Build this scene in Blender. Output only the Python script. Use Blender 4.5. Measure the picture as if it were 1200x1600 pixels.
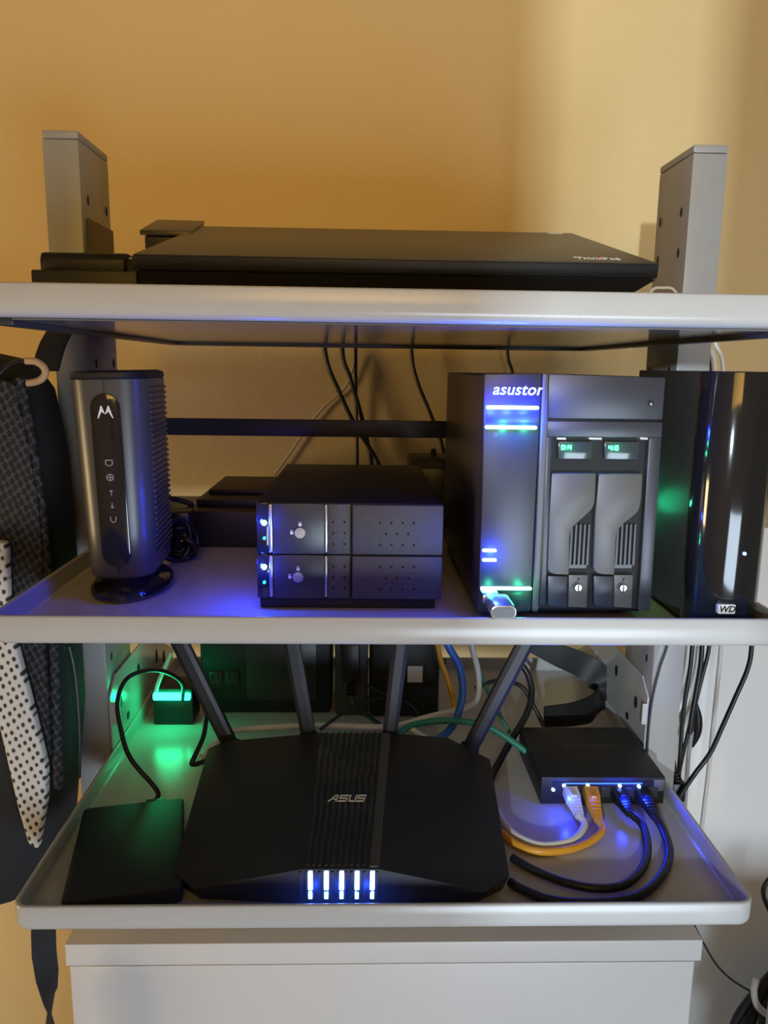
import bpy, bmesh, math, random
from mathutils import Vector, Matrix
random.seed(7)
S = bpy.context.scene
C = S.collection
for o in list(bpy.data.objects):
    bpy.data.objects.remove(o, do_unlink=True)

# ------------------------------------------------------------------ camera
# all coordinates below are relative to the camera; everything is lifted by ZO at the end
ZO = 1.20
FPX = 1232.0
PITCH, YAW, ROLL = .18162, .02943, .01385
_f = Vector((math.sin(YAW)*math.cos(PITCH), math.cos(YAW)*math.cos(PITCH), -math.sin(PITCH)))
_r = Vector((math.cos(YAW), -math.sin(YAW), 0))
_u = _r.cross(_f)
_r, _u = _r*math.cos(ROLL)+_u*math.sin(ROLL), _u*math.cos(ROLL)-_r*math.sin(ROLL)
cam = bpy.data.cameras.new('camera'); cam.sensor_width = 36; cam.lens = FPX/1600*36
cam.clip_start = .02; cam.clip_end = 50
camo = bpy.data.objects.new('camera', cam); C.objects.link(camo)
camo.matrix_world = Matrix(((_r.x, _u.x, -_f.x, 0), (_r.y, _u.y, -_f.y, 0), (_r.z, _u.z, -_f.z, 0), (0, 0, 0, 1)))
S.camera = camo

# ------------------------------------------------------------------ world, lights, exposure
W = bpy.data.worlds.new('world'); S.world = W; W.use_nodes = True
W.node_tree.nodes['Background'].inputs[0].default_value = (1, .80, .42, 1)
W.node_tree.nodes['Background'].inputs[1].default_value = .085
def area(name, loc, aim, sx, sy, col, e):
    l = bpy.data.lights.new(name, 'AREA'); l.shape = 'RECTANGLE'; l.size = sx; l.size_y = sy
    l.color = col; l.energy = e
    o = bpy.data.objects.new(name, l); C.objects.link(o); o.location = loc
    o.rotation_euler = (Vector(aim)-Vector(loc)).to_track_quat('-Z', 'Y').to_euler()
    return o
lampo = area('room_lamp_light', (-.05, -.75, .62), (-.05, .97, .36), .6, .6, (1, .58, .12), 1.35)
lampo.data.spread = math.radians(72)
area('side_lamp_light', (-1.8, .10, -.40), (-.2, .97, -.05), .4, .4, (1, .70, .36), 12)
area('window_light', (.50, -.82, -.60), (.10, .6, -.45), .7, .5, (.68, .83, 1), 14)
area('doorway_daylight', (-.62, -2.5, .30), (.35, .97, 0), .045, .07, (.74, .89, 1), 62)
vs = S.view_settings
vs.view_transform = 'Standard'; vs.look = 'None'; vs.gamma = 1; vs.exposure = 0; vs.use_curve_mapping = False

# ------------------------------------------------------------------ helpers
def ray(x, y): return _f + _r*((x-600)/FPX) + _u*((800-y)/FPX)
def at(x, y, Y): d = ray(x, y); return d*(Y/d.y)
def atz(x, y, Z): d = ray(x, y); return d*(Z/d.z)
def fxz(pts, Y): return [(lambda v: (v.x, v.z))(at(a, b, Y)) for a, b in pts]

MATS = {}
def mat(name, col, rough=.5, metal=0., emis=None, es=0., var=.06, vscale=30., bump=0., bscale=400., coat=0., spec=.5):
    if name in MATS: return MATS[name]
    m = bpy.data.materials.new(name); m.use_nodes = True; nt = m.node_tree
    b = nt.nodes['Principled BSDF']; b.inputs['Roughness'].default_value = rough
    b.inputs['Metallic'].default_value = metal; b.inputs['Specular IOR Level'].default_value = spec
    if coat: b.inputs['Coat Weight'].default_value = coat; b.inputs['Coat Roughness'].default_value = .05
    tc = nt.nodes.new('ShaderNodeTexCoord')
    n = nt.nodes.new('ShaderNodeTexNoise'); n.inputs['Scale'].default_value = vscale; n.inputs['Detail'].default_value = 4
    nt.links.new(tc.outputs['Object'], n.inputs['Vector'])
    mr = nt.nodes.new('ShaderNodeMapRange'); mr.inputs[3].default_value = 1-var; mr.inputs[4].default_value = 1+var
    nt.links.new(n.outputs['Fac'], mr.inputs[0])
    mx = nt.nodes.new('ShaderNodeVectorMath'); mx.operation = 'SCALE'; mx.inputs[0].default_value = col
    nt.links.new(mr.outputs[0], mx.inputs['Scale']); nt.links.new(mx.outputs[0], b.inputs['Base Color'])
    if bump:
        n2 = nt.nodes.new('ShaderNodeTexNoise'); n2.inputs['Scale'].default_value = bscale; n2.inputs['Detail'].default_value = 3
        nt.links.new(tc.outputs['Object'], n2.inputs['Vector'])
        bp = nt.nodes.new('ShaderNodeBump'); bp.inputs['Strength'].default_value = bump; bp.inputs['Distance'].default_value = .002
        nt.links.new(n2.outputs['Fac'], bp.inputs['Height']); nt.links.new(bp.outputs[0], b.inputs['Normal'])
    if emis:
        b.inputs['Emission Color'].default_value = (*emis, 1); b.inputs['Emission Strength'].default_value = es
    MATS[name] = m; return m
def mesh_fabric(name, col, hole, scale, thr):
    m = mat(name, col, .8, var=.1)
    nt = m.node_tree; b = nt.nodes['Principled BSDF']
    tc = nt.nodes.new('ShaderNodeTexCoord'); mp = nt.nodes.new('ShaderNodeMapping')
    mp.inputs['Scale'].default_value = (scale, .01, scale*.75); mp.inputs['Rotation'].default_value = (0, .5, 0)
    nt.links.new(tc.outputs['Object'], mp.inputs[0])
    v = nt.nodes.new('ShaderNodeTexVoronoi'); v.inputs['Scale'].default_value = 1; v.inputs['Randomness'].default_value = .18
    nt.links.new(mp.outputs[0], v.inputs['Vector'])
    r = nt.nodes.new('ShaderNodeMapRange'); r.inputs[1].default_value = thr-.06; r.inputs[2].default_value = thr+.06
    nt.links.new(v.outputs['Distance'], r.inputs[0])
    mixn = nt.nodes.new('ShaderNodeMix'); mixn.data_type = 'RGBA'
    nt.links.new(r.outputs[0], mixn.inputs[0]); mixn.inputs[6].default_value = (*hole, 1); mixn.inputs[7].default_value = (*col, 1)
    nt.links.new(mixn.outputs[2], b.inputs['Base Color'])
    bp = nt.nodes.new('ShaderNodeBump'); bp.inputs['Strength'].default_value = .6; bp.inputs['Distance'].default_value = .002
    nt.links.new(r.outputs[0], bp.inputs['Height']); nt.links.new(bp.outputs[0], b.inputs['Normal'])
    return m

def catmull(pts, n=8):
    pts = [Vector(p) for p in pts]
    if len(pts) < 3: return pts
    P = [pts[0]*2-pts[1]] + pts + [pts[-1]*2-pts[-2]]
    out = []
    for i in range(1, len(P)-2):
        a, b, c, d = P[i-1:i+3]
        for k in range(n):
            t = k/n
            out.append(.5*((2*b)+(c-a)*t+(2*a-5*b+4*c-d)*t*t+(3*b-a-3*c+d)*t**3))
    out.append(pts[-1]); return out

class MB:
    def __init__(self): self.v = []; self.f = []
    def add(self, vs_, fs):
        k = len(self.v); self.v += [Vector(q) for q in vs_]; self.f += [tuple(k+i for i in f) for f in fs]; return self
    def _bm(self, bm, bev, seg):
        bmesh.ops.recalc_face_normals(bm, faces=bm.faces)
        if bev:
            ed = [e for e in bm.edges if len(e.link_faces) == 2 and e.calc_face_angle(0) > .5]
            bmesh.ops.bevel(bm, geom=ed, offset=bev, segments=seg, affect='EDGES', profile=.5, clamp_overlap=True)
        bm.verts.index_update()
        self.add([q.co.copy() for q in bm.verts], [[q.index for q in f.verts] for f in bm.faces]); bm.free(); return self
    def hull(self, vs_, fs, bev=0, seg=2):
        bm = bmesh.new(); q = [bm.verts.new(a) for a in vs_]
        for f in fs: bm.faces.new([q[i] for i in f])
        return self._bm(bm, bev, seg)
    def box(self, x0, x1, y0, y1, z0, z1, bev=0, seg=2):
        v = [(x, y, z) for x in (x0, x1) for y in (y0, y1) for z in (z0, z1)]
        return self.hull(v, [(0, 1, 3, 2), (4, 6, 7, 5), (0, 4, 5, 1), (2, 3, 7, 6), (0, 2, 6, 4), (1, 5, 7, 3)], bev, seg)
    def prism(self, poly, axis, a, b, bev=0, seg=2):
        n = len(poly)
        def mk(p, t): return {'x': (t, p[0], p[1]), 'y': (p[0], t, p[1]), 'z': (p[0], p[1], t)}[axis]
        v = [mk(p, a) for p in poly]+[mk(p, b) for p in poly]
        f = [tuple(range(n)), tuple(range(2*n-1, n-1, -1))]+[(i, (i+1) % n, n+(i+1) % n, n+i) for i in range(n)]
        return self.hull(v, f, bev, seg)
    def loft(self, rings, cap=True):
        n = len(rings[0]); v = [q for r in rings for q in r]; f = []
        for k in range(len(rings)-1):
            for i in range(n): f.append((k*n+i, k*n+(i+1) % n, (k+1)*n+(i+1) % n, (k+1)*n+i))
        if cap: f += [tuple(range(n-1, -1, -1)), tuple(range((len(rings)-1)*n, len(rings)*n))]
        return self.add(v, f)
    def tube(self, pts, r, seg=10, n=8, smooth=True, ribs=0):
        p = catmull(pts, n) if smooth else [Vector(q) for q in pts]
        rings = []; up = None
        for i, q in enumerate(p):
            d = (p[min(i+1, len(p)-1)]-p[max(i-1, 0)]).normalized()
            if up is None:
                up = Vector((0, 0, 1)) if abs(d.z) < .9 else Vector((1, 0, 0))
            s = d.cross(up).normalized(); up = s.cross(d).normalized()
            rr = r if not callable(r) else r(i/(len(p)-1))
            if ribs: rr = rr*(1+.14*(i % 2))
            rings.append([q+s*(rr*math.cos(2*math.pi*k/seg))+up*(rr*math.sin(2*math.pi*k/seg)) for k in range(seg)])
        return self.loft(rings)
    def cyl(self, p0, p1, r, seg=16, r1=None):
        p0, p1 = Vector(p0), Vector(p1); d = (p1-p0).normalized()
        a = Vector((0, 0, 1)) if abs(d.z) < .9 else Vector((1, 0, 0)); s = d.cross(a).normalized(); u = s.cross(d)
        R = [r, r if r1 is None else r1]
        return self.loft([[p+s*(R[k]*math.cos(2*math.pi*i/seg))+u*(R[k]*math.sin(2*math.pi*i/seg)) for i in range(seg)] for k, p in enumerate((p0, p1))])
    def stroke(self, pts, w, fn, d=.0004):
        # flat strokes in a 2-D lettering plane; fn(u, v, h) maps to 3-D
        for (a, b) in zip(pts, pts[1:]):
            dx, dy = b[0]-a[0], b[1]-a[1]; L = math.hypot(dx, dy) or 1; ex, ey = dx/L*w/2, dy/L*w/2; nx, ny = -ey, ex
            q = [(a[0]-ex+nx, a[1]-ey+ny), (b[0]+ex+nx, b[1]+ey+ny), (b[0]+ex-nx, b[1]+ey-ny), (a[0]-ex-nx, a[1]-ey-ny)]
            self.hull([fn(*p, h) for h in (0, d) for p in q], [(0, 1, 2, 3), (7, 6, 5, 4), (0, 4, 5, 1), (1, 5, 6, 2), (2, 6, 7, 3), (3, 7, 4, 0)])
        return self
    def text(self, s, size, fn, ext=.0003, shear=0, bold=0, space=1):
        cu = bpy.data.curves.new('lettering', 'FONT'); cu.body = s; cu.size = 1; cu.extrude = 0; cu.shear = shear
        cu.offset = bold; cu.align_x = 'CENTER'; cu.align_y = 'CENTER'; cu.space_character = space; cu.resolution_u = 4
        ob = bpy.data.objects.new('lettering', cu); me = bpy.data.meshes.new_from_object(ob)
        bm = bmesh.new(); bm.from_mesh(me)
        r = bmesh.ops.extrude_face_region(bm, geom=list(bm.faces))
        for g in r['geom']:
            if isinstance(g, bmesh.types.BMVert): g.co.z += 1
        for q in bm.verts: q.co = Vector(fn(q.co.x*size, q.co.y*size, q.co.z*ext))
        bpy.data.objects.remove(ob); bpy.data.curves.remove(cu); bpy.data.meshes.remove(me)
        return self._bm(bm, 0, 1)
    def build(self, name, m, parent=None, smooth=35, origin=None, local=False):
        me = bpy.data.meshes.new(name)
        if parent is not None and not local: off = ORG.get(parent.name, Vector())
        elif parent is not None: off = Vector()
        elif origin is not None: off = Vector(origin)
        else:
            lo = [min(q[i] for q in self.v) for i in range(3)]; hi = [max(q[i] for q in self.v) for i in range(3)]
            off = Vector(((lo[0]+hi[0])/2, (lo[1]+hi[1])/2, lo[2]))
        me.from_pydata([q-off for q in self.v], [], self.f)
        bm = bmesh.new(); bm.from_mesh(me); bmesh.ops.recalc_face_normals(bm, faces=bm.faces); bm.to_mesh(me); bm.free()
        me.materials.append(m)
        if smooth:
            me.polygons.foreach_set('use_smooth', [True]*len(me.polygons)); me.set_sharp_from_angle(angle=math.radians(smooth))
        o = bpy.data.objects.new(name, me); C.objects.link(o)
        if parent is not None: o.parent = parent; ORG[o.name] = off
        else: o.location = off; ORG[o.name] = off
        return o
ORG = {}
def thing(name, label, cat, loc, group=None, rot=(0, 0, 0)):
    o = bpy.data.objects.new(name, None); C.objects.link(o); o.location = loc; o.rotation_euler = rot
    o.empty_display_size = .02; o['label'] = label; o['category'] = cat
    if group: o['group'] = group
    ORG[o.name] = Vector(loc); return o
def tag(o, label, cat, group=None):
    o['label'] = label; o['category'] = cat
    if group: o['group'] = group
    return o
def struct(o): o['kind'] = 'structure'; return o
def share(o, parent, delta=(0, 0, 0)):
    c = o.copy(); C.objects.link(c); c.parent = parent; c.location = o.location+Vector(delta); return c
def lamp(name, parent, pos, col, e, r=.002):
    l = bpy.data.lights.new(name, 'POINT'); l.color = col; l.energy = e; l.shadow_soft_size = r
    o = bpy.data.objects.new(name, l); C.objects.link(o); o.location = Vector(pos)-ORG[parent.name]; o.parent = parent; return o
def rrect(x0, x1, y0, y1, r, n=5):
    out = []
    for cx, cy, a0 in ((x1-r, y1-r, 0), (x0+r, y1-r, 90), (x0+r, y0+r, 180), (x1-r, y0+r, 270)):
        for k in range(n+1):
            a = math.radians(a0+90*k/n); out.append((cx+r*math.cos(a), cy+r*math.sin(a)))
    return out

# ------------------------------------------------------------------ materials
M_wall = mat('wall_paint', (.73, .55, .27), .75, var=.03, vscale=6, bump=.35, bscale=75)
M_floor = mat('grey_floor', (.32, .31, .30), .5, var=.15, vscale=8)
M_paint = mat('light_grey_powder_coat', (.50, .495, .485), .22, var=.02, bump=.04, bscale=900)
M_post = mat('grey_post_coat', (.31, .30, .285), .36, var=.02, bump=.04, bscale=900)
M_part = mat('white_partition_paint', (.90, .90, .88), .5, var=.02, bump=.05, bscale=300)
M_under = mat('glossy_underside_shade', (.16, .15, .135), .12, var=.05)  # tray underside: shade and wall reflection put into the base colour
M_cab = mat('white_cabinet_laminate', (.70, .69, .68), .4, var=.02, bump=.03, bscale=600)
M_darkmetal = mat('dark_metal', (.035, .036, .04), .4, var=.1)
M_hole = mat('black_recess', (.006, .006, .008), .7)
M_black = mat('matte_black_plastic', (.010, .010, .011), .5, var=.1, bump=.08, bscale=1500)
M_blacktex = mat('textured_black_plastic', (.06, .06, .063), .42, var=.35, vscale=500, bump=.25, bscale=1800)
M_gloss = mat('glossy_black_plastic', (.012, .012, .013), .10, coat=.5)
M_ant = mat('satin_black_plastic', (.018, .018, .020), .45, var=.08)
M_lid = mat('laptop_lid_reflection_tone', (.045, .038, .033), .38, var=.15, vscale=60, bump=.05, bscale=1500)  # brown reflection on a black lid put into the base colour
M_modem = mat('gunmetal_plastic', (.085, .083, .078), .34, metal=.25, var=.05, bump=.03, bscale=1500)
M_nas = mat('graphite_plastic', (.050, .052, .062), .36, metal=.15, var=.04, bump=.03, bscale=1800)
M_nasdark = mat('dark_graphite_panel', (.040, .040, .046), .34, var=.04)
M_handle = mat('taupe_grey_plastic', (.115, .110, .104), .40, var=.03)
M_steel = mat('brushed_silver', (.62, .61, .58), .3, metal=.85, var=.12, vscale=200)
M_white = mat('white_plastic', (.75, .74, .72), .45, var=.03)
M_print = mat('white_print', (.80, .80, .78), .5)
M_grey = mat('grey_print', (.30, .30, .30), .5)
M_red = mat('red_dot', (.6, .05, .06), .4)
M_cblack = mat('black_rubber', (.012, .012, .014), .38, var=.1)
M_cwhite = mat('white_cable_jacket', (.72, .71, .68), .42, var=.04)
M_cbeige = mat('beige_cable_jacket', (.62, .56, .44), .5, var=.04)
M_cblue = mat('blue_cable_jacket', (.03, .12, .48), .35, var=.05)
M_corange = mat('orange_cable_jacket', (.80, .36, .03), .4, var=.06)
M_cgreen = mat('green_cable_jacket', (.03, .26, .19), .4, var=.05)
M_cgrey = mat('grey_braid', (.30, .31, .32), .5, var=.15, vscale=300)
M_tan = mat('tan_rubber', (.52, .33, .17), .5, var=.05)
M_bag = mat('black_backpack_nylon', (.012, .012, .015), .8, var=.3, vscale=200, bump=.3, bscale=900)
M_bagmesh = mesh_fabric('black_air_mesh', (.045, .045, .055), (.006, .006, .008), 230, .42)
M_strap = mesh_fabric('pale_air_mesh', (.60, .59, .56), (.03, .03, .03), 200, .27)
M_web = mat('black_webbing', (.012, .012, .013), .7, bump=.3, bscale=600)
M_lcd = mat('smoked_window', (.045, .055, .06), .15, coat=.3)
L_blue = mat('blue_light', (.1, .2, .8), .4, emis=(.10, .28, 1), es=14)
L_bluewhite = mat('blue_white_light', (.4, .6, .9), .4, emis=(.30, .55, 1), es=9)
L_strip = mat('soft_blue_strip', (.1, .2, .8), .4, emis=(.04, .16, 1), es=1.6)
L_bar = mat('bright_green_bar', (.1, .8, .4), .4, emis=(.008, 1, .34), es=22)
L_green = mat('green_light', (.1, .8, .4), .4, emis=(.06, 1, .42), es=7)
L_mint = mat('mint_light', (.3, .9, .7), .4, emis=(.35, 1, .68), es=4)
L_dimgreen = mat('dim_green_light', (.05, .5, .3), .4, emis=(.04, .8, .35), es=1.2)

# ------------------------------------------------------------------ setting
YW = .97
struct(MB().box(-2.2, 2.2, YW, YW+.1, -1.2, 1.35).build('wall_back', M_wall, smooth=0))
struct(MB().box(-2.2, 2.2, -.995, YW-.001, -1.3, -1.2).build('floor', M_floor, smooth=0))
wf = struct(MB().box(-2.2, -.287, -1.1, -1.0, -1.2, 1.35).box(-.175, 2.2, -1.1, -1.0, -1.2, 1.35)
            .box(-.287, -.175, -1.1, -1.0, -1.2, -.045).build('wall_front', M_wall, smooth=0))

struct(MB().box(.400, 1.3, .58, .66, -1.2, -.555, .002).build('shade_blocker', M_cab, smooth=0))  # unseen low block, added to shade the lower part of the partition
wp = tag(MB().box(at(1062, 1100, .80).x, 1.2, .800, YW-.001, -1.2, -.16, .002)  .build('partition', M_part), 'plain white partition standing against the wall right of the rack', 'partition')

# ------------------------------------------------------------------ rack
XL, XR, YF, YB, HR = -.225, .265, .46, .91, .019
TZ = (.044, -.150, -.346)
POST_B = -.5025
rack = thing('metal_rack', 'light grey steel rack with three shallow trays between two upright posts', 'rack', (.02, .69, POST_B))
def tray(zt):
    z0, z1 = zt-HR, zt
    prof = [(.022, z0+.0006), (.006, z0), (.0025, z0+.0012), (.0006, z0+.0035), (0, z0+.006), (0, z1-.0012), (.0006, z1-.0003), (.0014, z1),
            (.0024, z1), (.0031, z1-.0004), (.0035, z1-.0014), (.0035, z0+.0055), (.0050, z0+.0040)]
    mb = MB(); rings = []
    for off, z in prof:
        rings.append([(x, y, z) for x, y in rrect(XL+off, XR-off, YF+off, YB-off, max(.011-off, .004), 6)])
    mb.loft(rings)
    return mb.build('shelf_tray', M_paint, rack, smooth=40)
for k, zt in enumerate(TZ):
    t = tray(zt)
    z = zt-HR
    if k: continue
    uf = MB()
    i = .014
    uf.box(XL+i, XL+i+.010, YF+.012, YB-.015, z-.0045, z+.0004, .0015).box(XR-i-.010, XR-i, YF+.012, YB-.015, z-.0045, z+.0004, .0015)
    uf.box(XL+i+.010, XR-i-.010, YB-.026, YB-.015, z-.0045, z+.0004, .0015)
    uf.build('lip_shade_bars', M_darkmetal, t)  # dark bars drawn in for the shaded rolled lip of the tray
    MB().box(XL+i+.011, XR-i-.011, YF+.008, YB-.027, z-.0012, z-.0002).build('underside_shade_sheet', M_under, t, smooth=0)  # added dark sheet that paints the tray's shaded, reflecting underside
for s, xi in ((-1, XL-.0006), (1, XR+.0006)):
    xo = xi+s*.0285
    a, b = min(xi, xo), max(xi, xo)
    post = MB().box(a, b, .671, .745, POST_B, .1735, .0012, 2).build('upright_post', M_post, rack)
    MB().box(a, b, .671, .745, .1738, .180, .0012, 2).build('end_cap', M_post, post)
    MB().box(a-.006, b+.006, .655, .765, POST_B, POST_B+.004, .001).build('foot_plate', M_paint, post)
    first = None
    for n in range(19):
        for yy in (.6868, .7342):
            zz = .1308-.0327*n
            if first is None:
                first = MB().prism([(yy+.0022*math.cos(q*.5236), zz+.0040*math.sin(q*.5236)) for q in range(12)], 'x', xi-.0002, xi-s*.00035).build('mounting_hole', M_hole, post)
            else:
                share(first, post, (0, yy-.6868, -.0327*n))
    # tray hangers on the inner faces of the posts
    for zt in TZ:
        if zt == TZ[0] and s > 0: continue
        xa = xi-s*.0006; xb = xi-s*.0022
        q = [(.672, zt+.001), (.672, zt+.052), (.690, zt+.066), (.800, zt+.066), (.905, zt+.012), (.905, zt+.001)]
        if zt == TZ[0]: q = [(.680, zt+.001), (.680, zt+.072), (.744, zt+.072), (.744, zt+.001)]
        if zt == TZ[1]: q = [(.672, zt+.001), (.672, zt+.03), (.744, zt+.03), (.744, zt+.001)]
        br = MB().prism(q, 'x', min(xa, xb), max(xa, xb)).build('tray_hanger', M_paint if zt != TZ[0] else M_darkmetal, rack)
        if zt == TZ[2]:
            for yy, zz, hh in ((.70, .035, .006), (.76, .043, .006), (.83, .030, .008), (.86, .018, .008), (.72, .012, .004)):
                MB().prism([(yy+.004*math.cos(w*.5236), zt+zz+hh*math.sin(w*.5236)) for w in range(12)], 'x', xb-s*.0004, xb+s*.0001).build('slot', M_hole if s < 0 or yy < .8 else M_white, br)  # white right rear slots paint the lit wall showing through
            MB().box(min(xb, xb-s*.004), max(xb, xb-s*.004), .6715, .673, zt+.026, zt+.046).build('tab', M_paint, br)
MB().box(XL-.0004, XR+.0004, .747, .751, -.0655, -.0495, .0008).build('cross_bar', M_darkmetal, rack)

# ------------------------------------------------------------------ cabinet
CY = .62; CT = -.503
cab = thing('white_cabinet', 'white low cabinet with a plain drawer front standing below the rack', 'cabinet', (.027, CY, -1.2))
MB().box(-.2575, .311, CY, YW-.002, CT-.0215, CT, .0012).build('top_panel', M_cab, cab)
MB().box(-.2555, .3085, CY+.022, YW-.004, -1.2, CT-.0215, .001).build('carcass', M_cab, cab)
MB().box(-.2555, .3065, CY+.003, CY+.021, -.86, CT-.0245, .0012).build('drawer_front', M_cab, cab)
MB().box(-.2555, .3065, CY+.003, CY+.021, -1.19, -.863, .0012).build('drawer_front', M_cab, cab)

# ------------------------------------------------------------------ top tray: dock and laptop
FT = TZ[0]-.0146   # tray floor tops
tilt = math.radians(13.6)
lap = thing('laptop', 'closed black laptop lying tilted on the top tray', 'laptop', (.0215, .515, .0445), rot=(tilt, 0, 0))
HWL = .1635
base_r = [[(sx*(HWL-.013), sy, .0) for sx, sy in ((-1, .012), (1, .012), (1, .212), (-1, .212))],
          [(sx*(HWL-.004), sy, .009) for sx, sy in ((-1, .003), (1, .003), (1, .223), (-1, .223))],
          [(sx*HWL, sy, .0125) for sx, sy in ((-1, 0), (1, 0), (1, .225), (-1, .225))]]
MB().loft(base_r).build('base', M_black, lap, local=True, smooth=0)
lid = MB().box(-HWL-.0005, HWL+.0005, -.001, .225, .0133, .0218, .0010).build('lid', M_black, lap, local=True)
MB().box(-HWL+.0004, HWL-.0004, .0000, .2242, .0217, .0226, .0003).build('lid_reflection_skin', M_lid, lid, local=True)  # top skin carries the lid's brown reflection as colour
MB().box(-HWL+.003, HWL-.003, .0015, .2, .0124, .0134).build('seam_gasket', M_hole, lap, local=True)
for x in (-.11, .11): MB().cyl((x-.02, .2235, .0125), (x+.02, .2235, .0125), .0075, 14).build('hinge', M_black, lap, local=True)
fn = lambda u, v, h: (.130+u, .020+v*1.9, .0226+h)
MB().text('ThinkPad', .0078, fn, .0004, .1, .02)  .build('badge', M_print, lid, local=True)
MB().cyl((.1345, .0270, .0226), (.1345, .0270, .0232), .0014, 10).build('red_dot', M_red, lid, local=True)
MB().prism(rrect(.150-.010, .150+.003, .2135, .2185, .001), 'z', .0226, .0230).build('maker_plate', M_print, lid, local=True)
for x in (-.13, .13):
    for y in (.03, .19): MB().cyl((x, y, -.0025), (x, y, .0002), .006, 12).build('rubber_foot', M_cblack, lap, local=True)

dock = thing('docking_station', 'black docking station with rounded block under the left of the laptop', 'dock', (-.17, .56, FT))
MB().box(-.219, -.1495, .545, .640, FT, .0602, .0015).build('base_plate', M_black, dock)
bl = [(.553, .0604), (.553, .068), (.556, .0722), (.562, .0735), (.615, .0735), (.620, .0604)]
MB().prism(bl, 'x', -.2155, -.1600, .0008).build('side_block', M_black, dock)
MB().prism([(.556, .0604), (.557, .069), (.562, .0712), (.61, .0712), (.61, .0604)], 'x', -.1600, -.1490, .0006).build('release_lever', M_gloss, dock)
MB().box(-.150, .120, .60, .66, FT, FT+.006, .001).build('bridge_plate', M_black, dock)
MB().prism([(.572, FT+.0062), (.572, .0555), (.705, .0875), (.705, FT+.0062)], 'x', -.095, .125, .0012).build('riser', M_black, dock)
hump = MB()
hp = [at(218, 359, .66), at(245, 343, .752), at(319, 345, .752), at(300, 361, .66)]
hv = [p for p in hp]+[p+Vector((0, .0, -.004)) for p in hp]
hump.hull(hv, [(0, 1, 2, 3), (7, 6, 5, 4), (0, 4, 5, 1), (1, 5, 6, 2), (2, 6, 7, 3), (3, 7, 4, 0)], .0008)
hb = [p+Vector((dx, dy, -.0042)) for p, dx, dy in zip(hp, (.003, .003, -.003, -.003), (.003, -.003, -.003, .003))]
hb[2] = Vector((-.150, hb[2].y, hb[2].z)); hb[3] = Vector((-.150, hb[3].y, hb[3].z))
hv = hb+[Vector((p.x, p.y, FT+.0002)) for p in hb]
hv[4].z = hv[7].z = .0905; hv[5].z = hv[6].z = .098
hump.build('port_cover', M_lid, dock)
MB().hull(hv, [(0, 1, 2, 3), (7, 6, 5, 4), (0, 4, 5, 1), (1, 5, 6, 2), (2, 6, 7, 3), (3, 7, 4, 0)], .0008).build('port_block', M_black, dock)
MB().box(-.168, -.156, .735, .745, FT, .097).build('support_leg', M_black, dock)
def cable(name, label, pts, r, m, cat='cable', group=None, seg=8, n=8, ribs=0):
    o = MB().tube(pts, r, seg, n, ribs=ribs).build(name, m, smooth=60)
    return tag(o, label, cat, group)
p0 = at(1016, 458, .60); p1 = at(1035, 450, .60); p2 = at(1056, 458, .60)
cable('short_cable', 'short beige cable looping up beside the laptop near the right post', [(p0.x-.004, .60, FT+.003), p0, p1, p2, (p2.x+.004, .605, FT+.003)], .0012, M_cbeige)

# ------------------------------------------------------------------ middle tray
FM = TZ[1]-.0146
# cable modem
mo = thing('cable_modem', 'upright gunmetal cable modem with black oval front panel', 'modem', (-.1700, .572, FM), rot=(0, math.radians(-1.6), math.radians(3)))
def rr3(hw, y0, y1, r, z): return [(x, y, z) for x, y in rrect(-hw, hw, y0, y1, r, 6)]
MB().loft([rr3(.0205, -.030, .050, .014, .0155), rr3(.0225, -.0325, .052, .015, .0185), rr3(.0236, -.0335, .053, .016, .05), rr3(.0252, -.035, .055, .016, .154)]).build('body', M_modem, mo, local=True, smooth=50)
MB().loft([rr3(.0246, -.0345, .0545, .016, .154), rr3(.0256, -.0355, .0555, .016, .1555), rr3(.0250, -.035, .055, .016, .1585), rr3(.0215, -.031, .051, .014, .1600)]).build('top_cap', M_black, mo, local=True, smooth=40)
el = lambda rx, ry, z, dy=.006: [(rx*math.cos(2*math.pi*k/28), dy+ry*math.sin(2*math.pi*k/28), z) for k in range(28)]
MB().loft([el(.0265, .044, 0), el(.0290, .047, .002), el(.0290, .047, .0055), el(.026, .043, .0085), el(.019, .036, .0110), el(.0175, .033, .0155)]).build('stand', M_gloss, mo, local=True, smooth=50)
stad = [(.0098*math.cos(math.radians(a)), .1350+.0098*math.sin(math.radians(a))) for a in range(0, 181, 15)]+[(.0098*math.cos(math.radians(a)), .0355+.0098*math.sin(math.radians(a))) for a in range(180, 361, 15)]
pan = MB().prism(stad, 'y', -.0362, -.0325, .0006).build('front_panel', M_gloss, mo, local=True)
def mf(cx, cz, s): return lambda u, v, h: (cx+u*s, -.0362-h, cz+v*s)
wing = MB()
for sg in (-1, 1):
    q = [(0, -.0014), (sg*.0020, .0042), (sg*.0027, .0042), (sg*.0052, -.0040), (sg*.0045, -.0040), (sg*.0023, .0004)]
    wing.prism([(x*1.0, .1325+z) for x, z in q], 'y', -.0366, -.0361)
wing.build('batwing_emblem', M_print, pan, local=True)
ic = MB()
ic.stroke([(-2, 1.6), (2, 1.6), (2, -1), (.8, -1.8), (-.8, -1.8), (-2, -1), (-2, 1.6)], .55, mf(0, .0985, .0011))
ic.build('port_icon', M_grey, pan, local=True)
ic = MB(); ic.stroke([(2*math.cos(a*.5236), 2*math.sin(a*.5236)) for a in range(13)], .6, mf(0, .0885, .0011)).stroke([(-2, 0), (2, 0)], .5, mf(0, .0885, .0011)).stroke([(0, -2), (0, 2)], .5, mf(0, .0885, .0011))
ic.build('globe_icon', M_grey, pan, local=True)
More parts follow.
